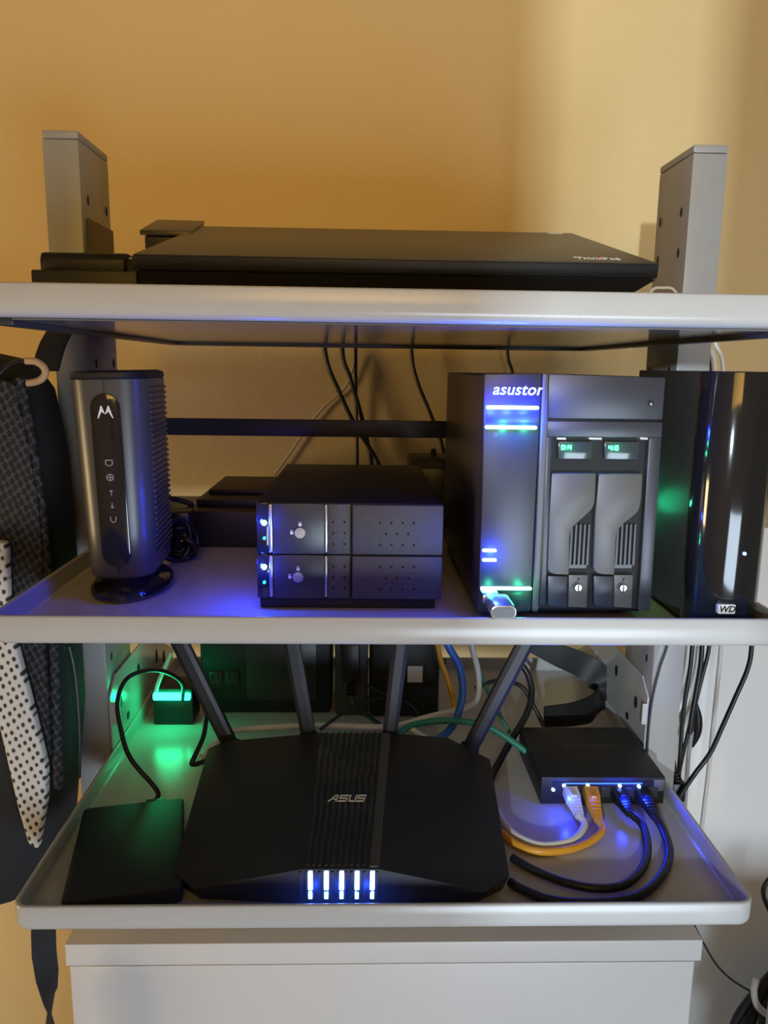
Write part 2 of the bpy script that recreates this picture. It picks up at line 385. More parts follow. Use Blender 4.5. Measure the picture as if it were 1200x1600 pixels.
MB().stroke([(0, -2), (0, 2)], .5, mf(0, .078, .0009)).stroke([(-1, 1), (0, 2), (1, 1)], .5, mf(0, .078, .0009)).build('up_icon', M_grey, pan, local=True)
MB().stroke([(0, -2), (0, 2)], .5, mf(0, .069, .0009)).stroke([(-1, -1), (0, -2), (1, -1)], .5, mf(0, .069, .0009)).build('down_icon', M_grey, pan, local=True)
MB().stroke([(-1.6, 1.4), (-1.6, -.6), (-.6, -1.8), (.6, -1.8), (1.6, -.6), (1.6, 1.4)], .5, mf(0, .0595, .0011)).build('power_icon', M_grey, pan, local=True)
MB().box(-.0002, .0002, -.0353, -.0340, .1452, .1538).build('seam', M_hole, mo, local=True)
MB().box(-.0002, .0002, -.0341, -.0320, .0200, .0255).build('seam', M_hole, mo, local=True)
for k in range(30):
    z = .030+k*.0040
    MB().box(.0232+.0016*(z-.05)/.1, .0246+.0016*(z-.05)/.1, -.014, .042, z, z+.0022, .0005, 1).build('vent_rib', M_modem, mo, local=True, smooth=0)
cable('modem_cord', 'thin black cord curving out behind the gunmetal modem', [at(238, 722, .64), at(250, 735, .66), at(257, 760, .665), at(257, 790, .668), at(259, 830, .67)], .0017, M_cblack)

# coil of cords beside the modem
cb = thing('cord_bundle', 'tangled bundle of black power cords lying beside the modem', 'cord bundle', (-.150, .665, FM))
ctr = at(278, 868, .655)
for k, (rx, rz, dy, dx) in enumerate(((.011, .0165, 0, 0), (.013, .013, .006, .002), (.010, .014, .012, -.003), (.014, .010, -.005, .003), (.009, .017, .017, .001))):
    pts = [(ctr.x+dx+rx*math.cos(a*.524), ctr.y+dy+.005*math.sin(a*1.1+k), FM+.0026+rz+rz*math.sin(a*.524)) for a in range(13)]
    MB().tube(pts, .0023, 8, 5).build('cord_loop', M_cblack, cb, smooth=60)
c2 = at(278, 815, .67)
MB().box(c2.x-.012, c2.x+.012, .66, .684, c2.z-.010, c2.z+.010, .003).build('plug', M_cblack, cb)
for k in range(3):
    MB().box(c2.x-.006, c2.x+.006, .650, .6605, c2.z-.022-.003*k, c2.z-.0205-.003*k, .0005).build('strain_relief', M_cblack, cb)
MB().tube([(c2.x, .665, c2.z-.008), (c2.x+.002, .66, c2.z-.02), (ctr.x+.006, .658, ctr.z+.010)], .003, 8, 6).build('cord_loop', M_cblack, cb)
MB().tube([at(262, 778, .70), at(285, 783, .70), at(300, 790, .70), at(285, 800, .69), at(264, 797, .69)], .0024, 8, 6).build('cord_loop', M_cblack, cb, smooth=60)

# flat black box behind
bx0 = at(291, 800, .71)
sb = thing('flat_black_device', 'flat black box with stepped lid behind the drive enclosure and cords', 'electronic box', (-.10, .75, FM))
MB().hull([(bx0.x, .71, FM+.0002), (-.055, .71, FM+.0002), (-.055, .86, FM+.0002), (bx0.x, .86, FM+.0002),
           (bx0.x, .71, -.1312), (-.055, .71, -.1312), (-.055, .86, -.1312), (bx0.x, .86, -.1312)],
          [(0, 3, 2, 1), (4, 5, 6, 7), (0, 1, 5, 4), (1, 2, 6, 5), (2, 3, 7, 6), (3, 0, 4, 7)], .0012).build('body', M_black, sb)
MB().box(bx0.x+.004, -.058, .735, .86, -.1312, -.1245, .001).build('lid', M_black, sb)
MB().box(bx0.x+.010, -.060, .765, .86, -.1245, -.1195, .001).build('raised_panel', M_black, sb)
MB().box(bx0.x-.0006, bx0.x+.0006, .712, .745, -.1315, -.1308).build('edge_trim', M_steel, sb)

# two-bay drive enclosure
EY = .520
en = thing('drive_enclosure', 'black two-bay drive enclosure with silver strips and key locks', 'drive enclosure', (-.007, EY, FM))
eL, eR = at(400, 790, EY).x, at(692, 790, EY).x
eT, eM, eB = at(550, 787, EY).z, at(550, 867, EY).z, at(550, 936, EY).z
MB().box(eL, eR, EY+.004, .735, eB+.0002, eT, .0012).build('body', M_black, en)
MB().box(eL+.001, eR-.003, EY+.006, .730, FM+.0002, eB, .0008).build('foot_base', M_black, en)
holes = []
for (za, zb_) in ((eT, eM), (eM, eB)):
    za -= .0004; zb_ += .0004
    xs = [at(px, 850, EY).x for px in (401, 420.5, 426, 507, 511.5, 547, 550.5, 691.5)]
    led = MB().box(xs[0], xs[1]-.0002, EY+.001, EY+.006, zb_, za, .0004).build('light_column', M_gloss, en)
    MB().box(xs[1], xs[2], EY-.0012, EY+.006, zb_+.001, za-.0004, .0007).build('silver_strip', M_steel, en)
    dr = MB().box(xs[2]+.0001, xs[3], EY-.0004, EY+.006, zb_, za, .0005).build('drive_door', M_nasdark, en)
    MB().box(xs[3]+.0002, xs[4], EY-.0010, EY+.006, zb_+.001, za-.0004, .0005).build('silver_strip', M_steel, en)
    vc = MB().box(xs[4]+.0002, xs[5], EY-.0002, EY+.006, zb_, za, .0005).build('vent_column', M_blacktex, en)
    gp = MB().box(xs[6], xs[7], EY-.0020, EY+.006, zb_, za, .0012).build('grille_panel', M_blacktex, en)
    mid = (za+zb_)/2
    up_ = za == eT-.0004
    lk = at(469 if up_ else 466, 832 if up_ else 901, EY)
    cy = MB().cyl((lk.x, EY-.0022, lk.z), (lk.x, EY, lk.z), .0036, 18).build('key_lock', M_steel, dr)
    MB().cyl((lk.x, EY-.0030, lk.z), (lk.x, EY-.0022, lk.z), .0022, 14).build('lock_barrel', M_steel, dr)
    for (dx, dz) in ((0, .0056), (-.0056, 0)):
        MB().box(lk.x+dx-.001, lk.x+dx+.001, EY-.0007, EY-.0003, lk.z+dz-.0012, lk.z+dz+.0006).stroke([(-.7, .6), (-.7, 1.6), (.7, 1.6), (.7, .6 if dx == 0 else 1.3)], .35, lambda u, v, h: (lk.x+dx+u*.001, EY-.0004-h, lk.z+dz+v*.001)).build('padlock_icon', M_print, dr)
    vh = MB(); gh = MB()
    y0 = 817 if up_ else 886
    for r_ in range(3):
        for c_ in range(2):
            q = at(520.5+c_*18, y0-1+r_*17, EY-.0002); vh.cyl((q.x, EY-.0004, q.z), (q.x, EY, q.z), .0009, 10)
        cs = [594+17.5*c_ for c_ in range(4)] if r_ != 1 else [603+17.5*c_ for c_ in range(3)]
        for c_ in cs:
            q = at(c_, y0+r_*17.3, EY-.002); gh.cyl((q.x, EY-.0022, q.z), (q.x, EY-.0018, q.z), .00095, 10)
    o = vh.build('vent_holes', M_hole, vc); o['kind'] = 'stuff'
    o = gh.build('vent_holes', M_hole, gp); o['kind'] = 'stuff'
    q = at(413, 817 if up_ else 886, EY)
    MB().cyl((q.x, EY-.0012, q.z), (q.x, EY+.001, q.z), .0017, 12).build('status_led', L_bluewhite, led)
    lamp('led_glow', en, (q.x-.003, EY-.006, q.z), (.02, .06, 1), .06)
    lamp('led_glow', en, (eL-.010, EY+.012, q.z), (.01, .03, 1), .06, .003)
    q = at(413, 841 if up_ else 910, EY)
    MB().cyl((q.x, EY-.0006, q.z), (q.x, EY+.001, q.z), .0011, 12).build('activity_led', L_dimgreen, led)

# power brick behind enclosure
rb = thing('power_brick', 'black power brick standing behind the drive enclosure beside the tall storage box', 'power adapter', (.085, .80, FM))
MB().box(.0495, .125, .79, .85, FM+.0002, -.0905, .003).build('case', M_black, rb)
MB().box(.055, .120, .7885, .7902, -.15, -.10, .001).build('label_plate', M_nasdark, rb)
MB().cyl((.075, .82, -.0905), (.075, .82, -.083), .004, 12, .0028).build('strain_relief', M_cblack, rb)

# NAS
NY = .495
na = thing('network_storage', 'graphite two-bay network storage box with glowing blue and green bars', 'storage box', (.133, NY, FM))
nL, nR, nT, nB = .0757, .1905, -.0032, at(900, 957, NY).z
MB().box(nL+.0012, nR-.0012, NY+.004, .722, nB+.0002, nT-.0006, .0016).build('case', M_nasdark, na)
for x in (nL+.012, nR-.012):
    for y in (NY+.03, .70): MB().cyl((x, y, FM+.0002), (x, y, nB+.0003), .006, 12).build('rubber_foot', M_cblack, na)
lp = [(756, 584), (846, 583.5), (845, 620), (836, 800), (829, 955), (746, 957), (752, 800)]
MB().prism(fxz(lp, NY), 'y', NY-.001, NY+.006, .0010).build('control_panel', M_nas, na)
MB().prism(fxz([(847.5, 584), (856, 584), (855, 660), (846, 860), (840, 955), (831, 955), (838, 800)], NY), 'y', NY-.0018, NY+.006, .0007).build('trim_strip', M_handle, na)
MB().prism(fxz([(857, 584), (1039.5, 590), (1034.5, 656), (855, 654)], NY), 'y', NY-.001, NY+.006, .0008).build('head_panel', M_nas, na)
fr = MB()
for q in ([(855, 657.5), (1034.5, 659.5), (1033, 684), (854, 682)], [(1014, 684), (1033, 684), (1015, 954), (996, 952)], [(854, 682), (862, 682), (852, 945), (842, 945)]):
    fr.prism(fxz(q, NY), 'y', NY-.001, NY+.008, .0005)
fr.build('bay_frame', M_nas, na)
MB().prism(fxz([(862, 684), (1015, 686), (1000, 957), (845, 957)], NY), 'y', NY+.0035, NY+.006).build('bay_recess', M_hole, na)
q = at(1016, 630, NY); MB().cyl((q.x, NY-.0014, q.z), (q.x, NY, q.z), .0021, 16).build('key_hole', M_hole, na)
MB().cyl((q.x, NY-.0018, q.z-.0006), (q.x, NY-.0012, q.z-.0006), .0008, 10).build('lock_pin', M_steel, na)
Zm = lambda u, v: (840+u/5.335, 670+v/5.333)
H1 = [(115, 370), (484, 370), (478, 560), (470, 625), (452, 665), (425, 695), (325, 785), (290, 820), (274, 860), (266, 910), (258, 1215), (150, 1212), (110, 1200), (85, 1180), (80, 1150), (95, 700)]
H2 = [(508, 374), (872, 372), (862, 560), (852, 640), (835, 685), (808, 715), (712, 790), (678, 830), (660, 868), (652, 910), (637, 1215), (540, 1212), (500, 1202), (470, 1182), (462, 1150), (478, 700)]
LB = [[(82, 1222), (250, 1226), (246, 1465), (225, 1485), (105, 1478), (84, 1458)], [(464, 1222), (632, 1226), (628, 1465), (605, 1487), (490, 1480), (466, 1460)]]
KP = [[(260, 1218), (420, 1218), (408, 1490), (256, 1482)], [(638, 1218), (796, 1218), (784, 1492), (636, 1484)]]
WD_ = [[(175, 108), (460, 108), (456, 255), (172, 252)], [(562, 108), (850, 110), (844, 258), (560, 255)]]
KC = [(336, 1322), (710, 1325)]; DG = [((213, 155), (268, 155)), ((606, 160), (660, 160))]
for k in range(2):
    bay = MB().prism(fxz([Zm(*p) for p in (H1, H2)[k]], NY), 'y', NY-.0012, NY+.004, .0009).build('drive_handle', M_handle, na)
    MB().prism(fxz([Zm(*p) for p in LB[k]], NY), 'y', NY-.0010, NY+.004, .0009).build('latch_button', M_nas, bay)
    kp = MB().prism(fxz([Zm(*p) for p in KP[k]], NY), 'y', NY-.0002, NY+.004, .0004).build('lock_plate', M_handle, bay)
    c = at(*Zm(*KC[k]), NY)
    MB().cyl((c.x, NY-.0010, c.z), (c.x, NY, c.z), .0029, 20).build('lock_ring', M_hole, kp)
    MB().cyl((c.x, NY-.0014, c.z), (c.x, NY-.0009, c.z), .0023, 20).build('lock_face', M_steel, kp)
    MB().box(c.x-.0003, c.x+.0003, NY-.0017, NY-.0012, c.z-.0022, c.z+.0022).build('lock_slot', M_hole, kp)
    MB().box(c.x-.0006, c.x+.0006, NY-.0005, NY, c.z+.0050, c.z+.0064).build('padlock_icon', M_hole, kp)
    arc = MB(); arc.stroke([(.0040*math.cos(math.radians(a)), .0040*math.sin(math.radians(a))) for a in range(95, 190, 15)], .0003, lambda u, v, h: (c.x+u, NY-.0004-h, c.z+v)); arc.build('turn_mark', M_hole, kp)
    wn = MB().prism(fxz([Zm(*p) for p in WD_[k]], NY), 'y', NY+.0004, NY+.004, .0004).build('display_window', M_lcd, bay)
    for j, d in enumerate(DG[k]):
        g = at(*Zm(*d), NY)
        MB().stroke([(-.8, -1.2), (-.8, 1.2), (.8, 1.2), (.8, -1.2), (-.8, -1.2)] if (j+k) % 2 == 0 else [(-.8, 1.2), (-.8, 0), (.8, 0), (.8, 1.2), (.8, -1.2)], .6, lambda u, v, h: (g.x+u*.001, NY+.0004-h, g.z+v*.001)).build('display_digit', L_green, wn)
    g = at(*Zm(*DG[k][0]), NY); lamp('display_glow', na, (g.x+.003, NY-.004, g.z), (.05, 1, .4), .0035)
    for j in range(5):
        x0 = 285+k*385+j*36
        MB().prism(fxz([Zm(x0, 800), Zm(x0+14, 800), Zm(x0-4, 1140), Zm(x0-20, 1140)], NY), 'y', NY+.0012, NY+.0036).build('grille_bar', M_nasdark, bay)
    MB().prism(fxz([Zm(262+k*380, 1135), Zm(410+k*380, 1135), Zm(408+k*380, 1165), Zm(260+k*380, 1165)], NY), 'y', NY+.0010, NY+.0036).build('grille_foot', M_nasdark, bay)
for a, b in ((870, 884), (920, 940), (1000, 1012)):
    MB().prism(fxz([(a, 683.5), (b, 684), (b, 687), (a, 686.5)], NY), 'y', NY-.0004, NY+.004).build('hinge_tab', M_steel, na)
c = at(808, 609, NY)
MB().text('asustor', .0100, lambda u, v, h: (c.x+u, NY-.001-h, c.z+v), .0005, .22, .018, 1.05).build('nameplate', M_print, na)
def bar(x0, x1, y, hh, m, name, out=.0012):
    a, b = at(x0, y, NY), at(x1, y, NY)
    MB().prism(rrect(a.x, b.x, a.z-hh/2, a.z+hh/2, hh*.45, 3), 'y', NY-.001-out, NY-.0005).build(name, m, na); return (a+b)/2
MB().prism(fxz([(760, 642), (843, 642), (842, 660), (759, 660)], NY), 'y', NY-.0013, NY, .0003).build('button_plate', M_nas, na)
g = bar(759, 841, 636, .0021, L_bluewhite, 'power_bar')
for dx in (-.012, 0, .012): lamp('bar_glow', na, (g.x+dx-.003, NY-.008, g.z-.001), (.01, .03, 1), .14, .003)
g = bar(757, 838, 667, .0022, L_mint, 'status_bar')
lamp('bar_glow', na, (g.x-.005, NY-.006, g.z), (.05, 1, .55), .010, .003); lamp('bar_glow', na, (g.x+.01, NY-.006, g.z), (.05, 1, .55), .008, .003)
c = at(774, 679, NY); MB().stroke([(1.1*math.cos(a*.7854), 1.1*math.sin(a*.7854)) for a in range(9)], .4, lambda u, v, h: (c.x+u*.001, NY-.001-h, c.z+v*.001)).build('power_icon', M_grey, na)
for yy in (859, 874):
    g = bar(753, 775, yy, .0018, L_bluewhite, 'link_led')
lamp('bar_glow', na, (g.x, NY-.008, g.z+.003), (.01, .04, 1), .10, .003)
g = bar(750, 830, 918, .0020, L_mint, 'front_port_bar')
for dx in (-.012, .010): lamp('bar_glow', na, (g.x+dx, NY-.006, g.z-.001), (.04, 1, .45), .010, .003)
MB().prism(fxz([(750, 925), (826, 925), (824, 953), (748, 954)], NY), 'y', NY-.0012, NY, .0003).build('port_cover', M_nasdark, na)
MB().cyl((nR-.0012, .560, -.094), (nR+.0004, .560, -.094), .002, 12).build('added_glow_led', L_green, na)  # LED added to throw a green glow on the neighbouring drive
lamp('added_led_glow', na, (nR+.009, .560, -.094), (.02, 1, .42), .02, .002)

us = thing('usb_stick', 'small silver-rimmed usb stick plugged into the storage box front', 'usb stick', (.083, .475, -.149))
ua, ub = at(764, 955, .462), at(804, 955, .462)
uz0, uz1 = -.1488, -.1405
MB().prism(rrect(ua.x, ub.x, uz0, uz1, .0035, 4), 'y', .455, .481, .0006).build('shell', M_steel, us)
MB().prism(rrect(ua.x+.001, ub.x-.001, uz0+.001, uz1-.001, .0027, 4), 'y', .4543, .4552).build('end_insert', M_nasdark, us)
MB().box(ua.x-.001, ub.x-.006, .481, NY-.0012, uz0+.002, uz1-.001, .0004).build('connector', M_steel, us)

# external desktop drive
WY = .474
wd = thing('desktop_hard_drive', 'tall glossy black desktop hard drive with rounded spine at the right tray edge', 'hard drive', (.2365, WY, FM))
wl, wr = .2130, .2595
plan = [(wl, .500)]+[((wl+wr)/2+(wr-wl)/2*math.cos(math.radians(a)), .494+.019*math.sin(math.radians(a))) for a in range(180, 361, 12)]+[(wr, .500)]
MB().prism(plan, 'z', FM+.003, .0004, .0008).build('glossy_spine', M_gloss, wd, smooth=50)
MB().box(wl+.0003, wr-.0003, .5004, .612, FM+.003, .0004, .0008).build('side_shell', M_blacktex, wd)
MB().box(wl+.003, wr-.003, .482, .608, FM+.0002, FM+.003).build('foot', M_cblack, wd)
c = at(1134, 951, WY+.001)
bd = MB().prism(rrect(c.x-.0055, c.x+.0055, c.z-.0030, c.z+.0030, .0007, 3), 'y', WY-.0006, WY+.004, .0003).build('badge', M_print, wd)
MB().text('WD', .0058, lambda u, v, h: (c.x+u, WY-.0006-h, c.z+v), .0003, .2, .02).build('badge_lettering', M_hole, bd)
c = at(1161, 864, WY+.003); MB().cyl((c.x, WY+.0005, c.z), (c.x, WY+.004, c.z), .0010, 10).build('status_led', L_blue, wd)

# ------------------------------------------------------------------ cords seen between the trays, along the wall
YC = .945
def wallcable(lbl, pts, r=.0022, m=M_cblack, grp='cords hanging behind the middle tray'):
    cable('power_cable', lbl, [at(x, y, YC+d) for x, y, d in pts], r, m, 'cable', grp)
wallcable('black cord leaning furthest left of those behind the drive enclosure', [(508, 430, 0), (508, 548, 0), (530, 612, 0), (557, 668, 0), (590, 722, 0), (605, 780, -.03)], .0026)
wallcable('black cord crossing in the middle of those behind the drive enclosure', [(534, 430, .006), (535, 548, .006), (547, 590, .006), (566, 655, .006), (580, 720, .006), (590, 790, -.02)], .0026)
wallcable('straight black cord hanging plumb behind the drive enclosure', [(556, 430, .014), (556, 548, .014), (556, 610, .014), (558, 690, .014), (558, 790, 0)], .0020)
wallcable('black cord slanting down towards the tall storage box', [(640, 430, .003), (643, 548, .003), (652, 595, .003), (672, 645, .003), (692, 700, 0), (705, 780, -.03)], .0022)
wallcable('black cord dropping behind the top of the storage box', [(792, 430, .003), (793, 548, .003), (800, 580, .003), (812, 640, 0)], .0020)
wallcable('thin pale beige line tracing a soft shadow edge on the wall behind the cross bar', [(556, 560, .018), (540, 604, .018), (505, 637, .018), (480, 668, .018), (455, 705, .018), (425, 750, .018), (410, 790, .018)], .0016, M_cbeige)  # tube added to draw a soft shadow line on the wall

# ------------------------------------------------------------------ bottom tray
FB = TZ[2]-.0146
# router
ro = thing('wireless_router', 'angular black wireless router with four upright blade antennas', 'router', (-.01, .56, FB))
T = [(325, 1169, -.319), (352, 1157, -.316), (496, 1145, -.312), (611, 1145, -.312), (700, 1152, -.314), (766, 1186, -.321), (797, 1368, -.345), (757, 1393, -.3485), (592, 1358, -.3345), (472, 1358, -.3345), (302, 1389, -.3485), (270, 1361, -.345)]
tv = [atz(*t) for t in T]; cen = sum(tv, Vector())/12
bv = []
for i, q in enumerate(tv):
    d = Vector((q.x-cen.x, q.y-cen.y, 0)); k = .96 if i not in (8, 9) else .99
    bv.append(Vector((cen.x+d.x*k, cen.y+d.y*k, FB+.002)))
    if i in (8, 9): bv[-1].y -= .004
body = MB()
side = [(i, (i+1) % 12, 12+(i+1) % 12, 12+i) for i in range(12)]
body.hull(tv+bv, [(0, 1, 2, 9, 10, 11), (2, 3, 8, 9), (3, 4, 5, 6, 7, 8), tuple(range(23, 11, -1))]+side, .0009)
body.build('body', M_black, ro, smooth=25)
def ctop(u, v, up=0):   # u across the centre strip, v from rear (0) to front (1)
    a = tv[2].lerp(tv[3], u); b = tv[9].lerp(tv[8], u); return a.lerp(b, v)+Vector((0, 0, up))
for k in range(10):
    u = .05+k*.082
    p = [ctop(u, .015, -.0003), ctop(u+.045, .015, -.0003), ctop(u+.045, .985, -.0003), ctop(u, .985, -.0003)]
    t_ = [q+Vector((0, 0, .0016)) for q in p]
    MB().hull(p+t_, [(3, 2, 1, 0), (4, 5, 6, 7), (0, 1, 5, 4), (1, 2, 6, 5), (2, 3, 7, 6), (3, 0, 4, 7)], .0004, 1).build('rib', M_gloss, ro)
p = [ctop(.875, .01, -.0003), ctop(.995, .01, -.0003), ctop(.995, .99, -.0003), ctop(.875, .99, -.0003)]; t_ = [q+Vector((0, 0, .0013)) for q in p]
MB().hull(p+t_, [(3, 2, 1, 0), (4, 5, 6, 7), (0, 1, 5, 4), (1, 2, 6, 5), (2, 3, 7, 6), (3, 0, 4, 7)], .0004, 1).build('smooth_band', M_blacktex, ro)
for k in range(12):
    q = ctop(.04+k*.083, -.012, -.002); MB().box(q.x-.0012, q.x+.0012, q.y-.002, q.y+.0015, q.z-.004, q.z+.0012, .0004, 1).build('rear_vent_rib', M_nasdark, ro)
# maker lettering, built from strokes, lying on the ribs
lo = ctop(.5, .56, .0017)
ex = (ctop(1, .5)-ctop(0, .5)).normalized(); ey = (ctop(.5, .45)-ctop(.5, .55)).normalized(); ez = ex.cross(ey).normalized()
lt = MB()
lf = lambda u, v, h: tuple(lo+ex*((u+.25*v)*.00095)+ey*(v*.00135)+ez*(h+.0002))
s_ = [[(-14, -2.2), (-10, 2.4), (-8.2, 2.4)], [(-8.2, 2.4), (-8.2, -2.2)], [(-10.5, -.6), (-8.2, -.6)],
      [(0, 2.4), (-6, 2.4), (-6, .1), (-.4, .1), (-.4, -2.2), (-6.2, -2.2)], [(1.8, 2.4), (1.8, -2.2), (6.6, -2.2), (6.6, 2.4)],
      [(14, 2.4), (8.4, 2.4), (8.4, .1), (13.8, .1), (13.8, -2.2), (8.2, -2.2)]]
for s in s_: lt.stroke(s, 1.1, lf, .0003)
lt.build('maker_lettering', M_print, ro, smooth=0)
fa, fb_ = tv[9], tv[8]; ga, gb = bv[9], bv[8]
def cfront(u, v, out): return fa.lerp(fb_, u).lerp(ga.lerp(gb, u), v)+Vector((0, -out, 0))
for k in range(13):
    u = -.02+k*.083
    q = cfront(u, .05, .0); MB().hull([cfront(u-.015, .06, 0), cfront(u+.015, .06, 0), cfront(u+.015, .85, 0), cfront(u-.015, .85, 0)]+[cfront(u-.015, .06, .0012), cfront(u+.015, .06, .0012), cfront(u+.015, .85, .0012), cfront(u-.015, .85, .0012)],
              [(3, 2, 1, 0), (4, 5, 6, 7), (0, 1, 5, 4), (1, 2, 6, 5), (2, 3, 7, 6), (3, 0, 4, 7)]).build('front_vent_rib', M_black, ro, smooth=0)
for px in (485, 510, 534, 558, 582):
    u = (px-472)/120
    MB().hull([cfront(u-.03, .04, .0), cfront(u+.03, .04, .0), cfront(u+.03, .55, 0), cfront(u-.03, .55, 0)]+[cfront(u-.03, .04, .0022), cfront(u+.03, .04, .0022), cfront(u+.03, .55, .0022), cfront(u-.03, .55, .0022)],
              [(3, 2, 1, 0), (4, 5, 6, 7), (0, 1, 5, 4), (1, 2, 6, 5), (2, 3, 7, 6), (3, 0, 4, 7)], .0004, 1).build('status_light', L_bluewhite, ro)
    MB().hull([cfront(u-.025, .62, .0), cfront(u+.025, .62, .0), cfront(u+.025, .80, 0), cfront(u-.025, .80, 0)]+[cfront(u-.025, .62, .0022), cfront(u+.025, .62, .0022), cfront(u+.025, .80, .0022), cfront(u-.025, .80, .0022)],
              [(3, 2, 1, 0), (4, 5, 6, 7), (0, 1, 5, 4), (1, 2, 6, 5), (2, 3, 7, 6), (3, 0, 4, 7)], .0003, 1).build('status_light_reflection', L_blue, ro)  # glowing patch painting the reflection below each status light
for u in (.15, .5, .85): lamp('status_glow', ro, cfront(u, .5, .006), (.02, .08, 1), .02, .002)
YA = .645
for (xb, yb, xt, yt, w0, w1) in ((362, 1162, 285, 1012, 24, 27), (483, 1148, 457, 1012, 24, 24), (608, 1148, 625, 1012, 24, 25), (733, 1166, 817, 1012, 34, 40)):
    a = at(xb, yb+6, YA); b = at(xt, yt, YA); d = (b-a)
    top = a+d*((-.185-a.z)/d.z)
    dn = d.normalized(); sx = Vector((dn.z, 0, -dn.x))
    h0, h1 = .0062, .0068
    ring = lambda c, h: [c+sx*(-h)+Vector((0, -.003, 0)), c+sx*(-h*.5)+Vector((0, -.0045, 0)), c+sx*(h*.5)+Vector((0, -.0045, 0)), c+sx*h+Vector((0, -.003, 0)), c+sx*h+Vector((0, .0035, 0)), c+sx*(-h)+Vector((0, .0035, 0))]
    an = MB().loft([ring(a, h0), ring(a+(top-a)*.5, h1), ring(top-dn*.006, h1), ring(top, h1*.7)]).build('antenna', M_ant, ro, smooth=20)
    MB().cyl(a-sx*.0075+Vector((0, .001, 0)), a+sx*.0075+Vector((0, .001, 0)), .005, 14).build('antenna_hinge', M_black, an)

# portable hard drive with its cable
ph = thing('portable_hard_drive', 'slim black portable hard drive lying in the front left tray corner', 'hard drive', (-.1685, .5305, FB), rot=(0, 0, math.radians(11.8)))
MB().prism(rrect(-.0385, .0385, -.0575, .0575, .004, 4), 'z', .0006, .0135, .0015).build('case', M_black, ph, local=True)
MB().box(.008, .0235, .0576, .066, .003, .0105, .001).build('cable_plug', M_cblack, ph, local=True)
MB().box(-.0380, .0380, -.0577, -.0574, .0065, .0070).build('seam', M_hole, ph, local=True)
for sx_ in (-1, 1):
    for sy_ in (-1, 1): MB().cyl((sx_*.03, sy_*.049, 0), (sx_*.03, sy_*.049, .0008), .004, 10).build('rubber_foot', M_cblack, ph, local=True)
rz = math.radians(11.8); pl = Vector((-.1685+.016*math.cos(rz)-.068*math.sin(rz), .5305+.016*math.sin(rz)+.068*math.cos(rz), FB+.007))
cable('usb_cable', 'black usb cable arching up from the portable drive to the green lit hub', [pl, pl+Vector((-.002, .010, .004)), at(204, 1185, .625), at(189, 1140, .640), at(184, 1095, .655), at(199, 1060, .67), at(232, 1047, .69), at(262, 1051, .715), at(285, 1068, .735), (-.178, .7525, -.3325)], .0021, M_cblack)

# hub with green light bar
hb_ = thing('light_bar_hub', 'small black hub with a glowing green light bar in the rear left corner', 'hub', (-.190, .77, FB))
MB().box(-.2090, -.1690, .7555, .790, FB+.0002, -.322, .0012).build('case', M_black, hb_)
MB().box(-.2075, -.1705, .7505, .7552, -.3325, -.3255, .0012).build('light_bar', L_bar, hb_)
MB().tube([(-.2050, .7535, -.3250), (-.2035, .758, -.317), (-.198, .770, -.302), (-.194, .776, -.292)], .0022, 8, 6).build('light_guide', M_white, hb_)
lamp('bar_glow', hb_, (-.189, .738, -.326), (0, 1, .32), .028, .012)

# big dark boxes at the back
up = thing('power_strip', 'bulky black power strip with sockets at the back behind the router', 'power strip', (-.09, .81, FB))
MB().box(-.166, -.030, .782, .86, FB+.0002, -.262, .004).build('case', M_black, up)
for cx in (-.150, -.133):
    so = MB().prism(rrect(cx-.007, cx+.007, -.328, -.313, .003, 3), 'y', .7805, .783, .0004).build('socket', M_nasdark, up)
    for dx in (-.003, .003): MB().box(cx+dx-.0006, cx+dx+.0006, .7800, .7806, -.322, -.316).build('socket_slot', M_hole, so)
MB().box(-.118, -.045, .7806, .7825, -.345, -.280, .001).build('face_plate', M_nasdark, up)
ad = thing('wall_adapter', 'black block adapter with a moulded plug in the middle of the back', 'power adapter', (-.005, .80, FB))
MB().box(-.026, .0085, .776, .84, FB+.0002, -.255, .004).build('case', M_blacktex, ad)
MB().box(-.018, .000, .760, .7758, -.318, -.275, .003).build('plug', M_cblack, ad)
for k in range(4): MB().box(-.0135, -.0045, .763, .772, -.3215-.004*k, -.3195-.004*k, .0006).build('strain_relief', M_cblack, ad)
MB().tube([(-.009, .767, -.333), (-.004, .76, -.343), (.008, .75, -.348), (.022, .735, -.352)], .0022, 8, 8).build('lead', M_cblack, ad)
a2 = thing('laptop_adapter', 'black power adapter with a square white sticker behind the router', 'power adapter', (.05, .80, FB))
MB().box(.0105, .083, .772, .84, FB+.0002, -.262, .005).build('case', M_black, a2)
q0, q1 = at(637, 1041, .7715), at(660, 1066, .7715)
MB().box(q0.x, q1.x, .7712, .7722, q1.z, q0.z).build('sticker', M_print, a2, smooth=0)
for k in range(3): MB().cyl((.0832+k*.003, .79, -.305), (.0852+k*.003, .79, -.305), .0042-.0006*k, 12).build('strain_relief', M_cblack, a2)

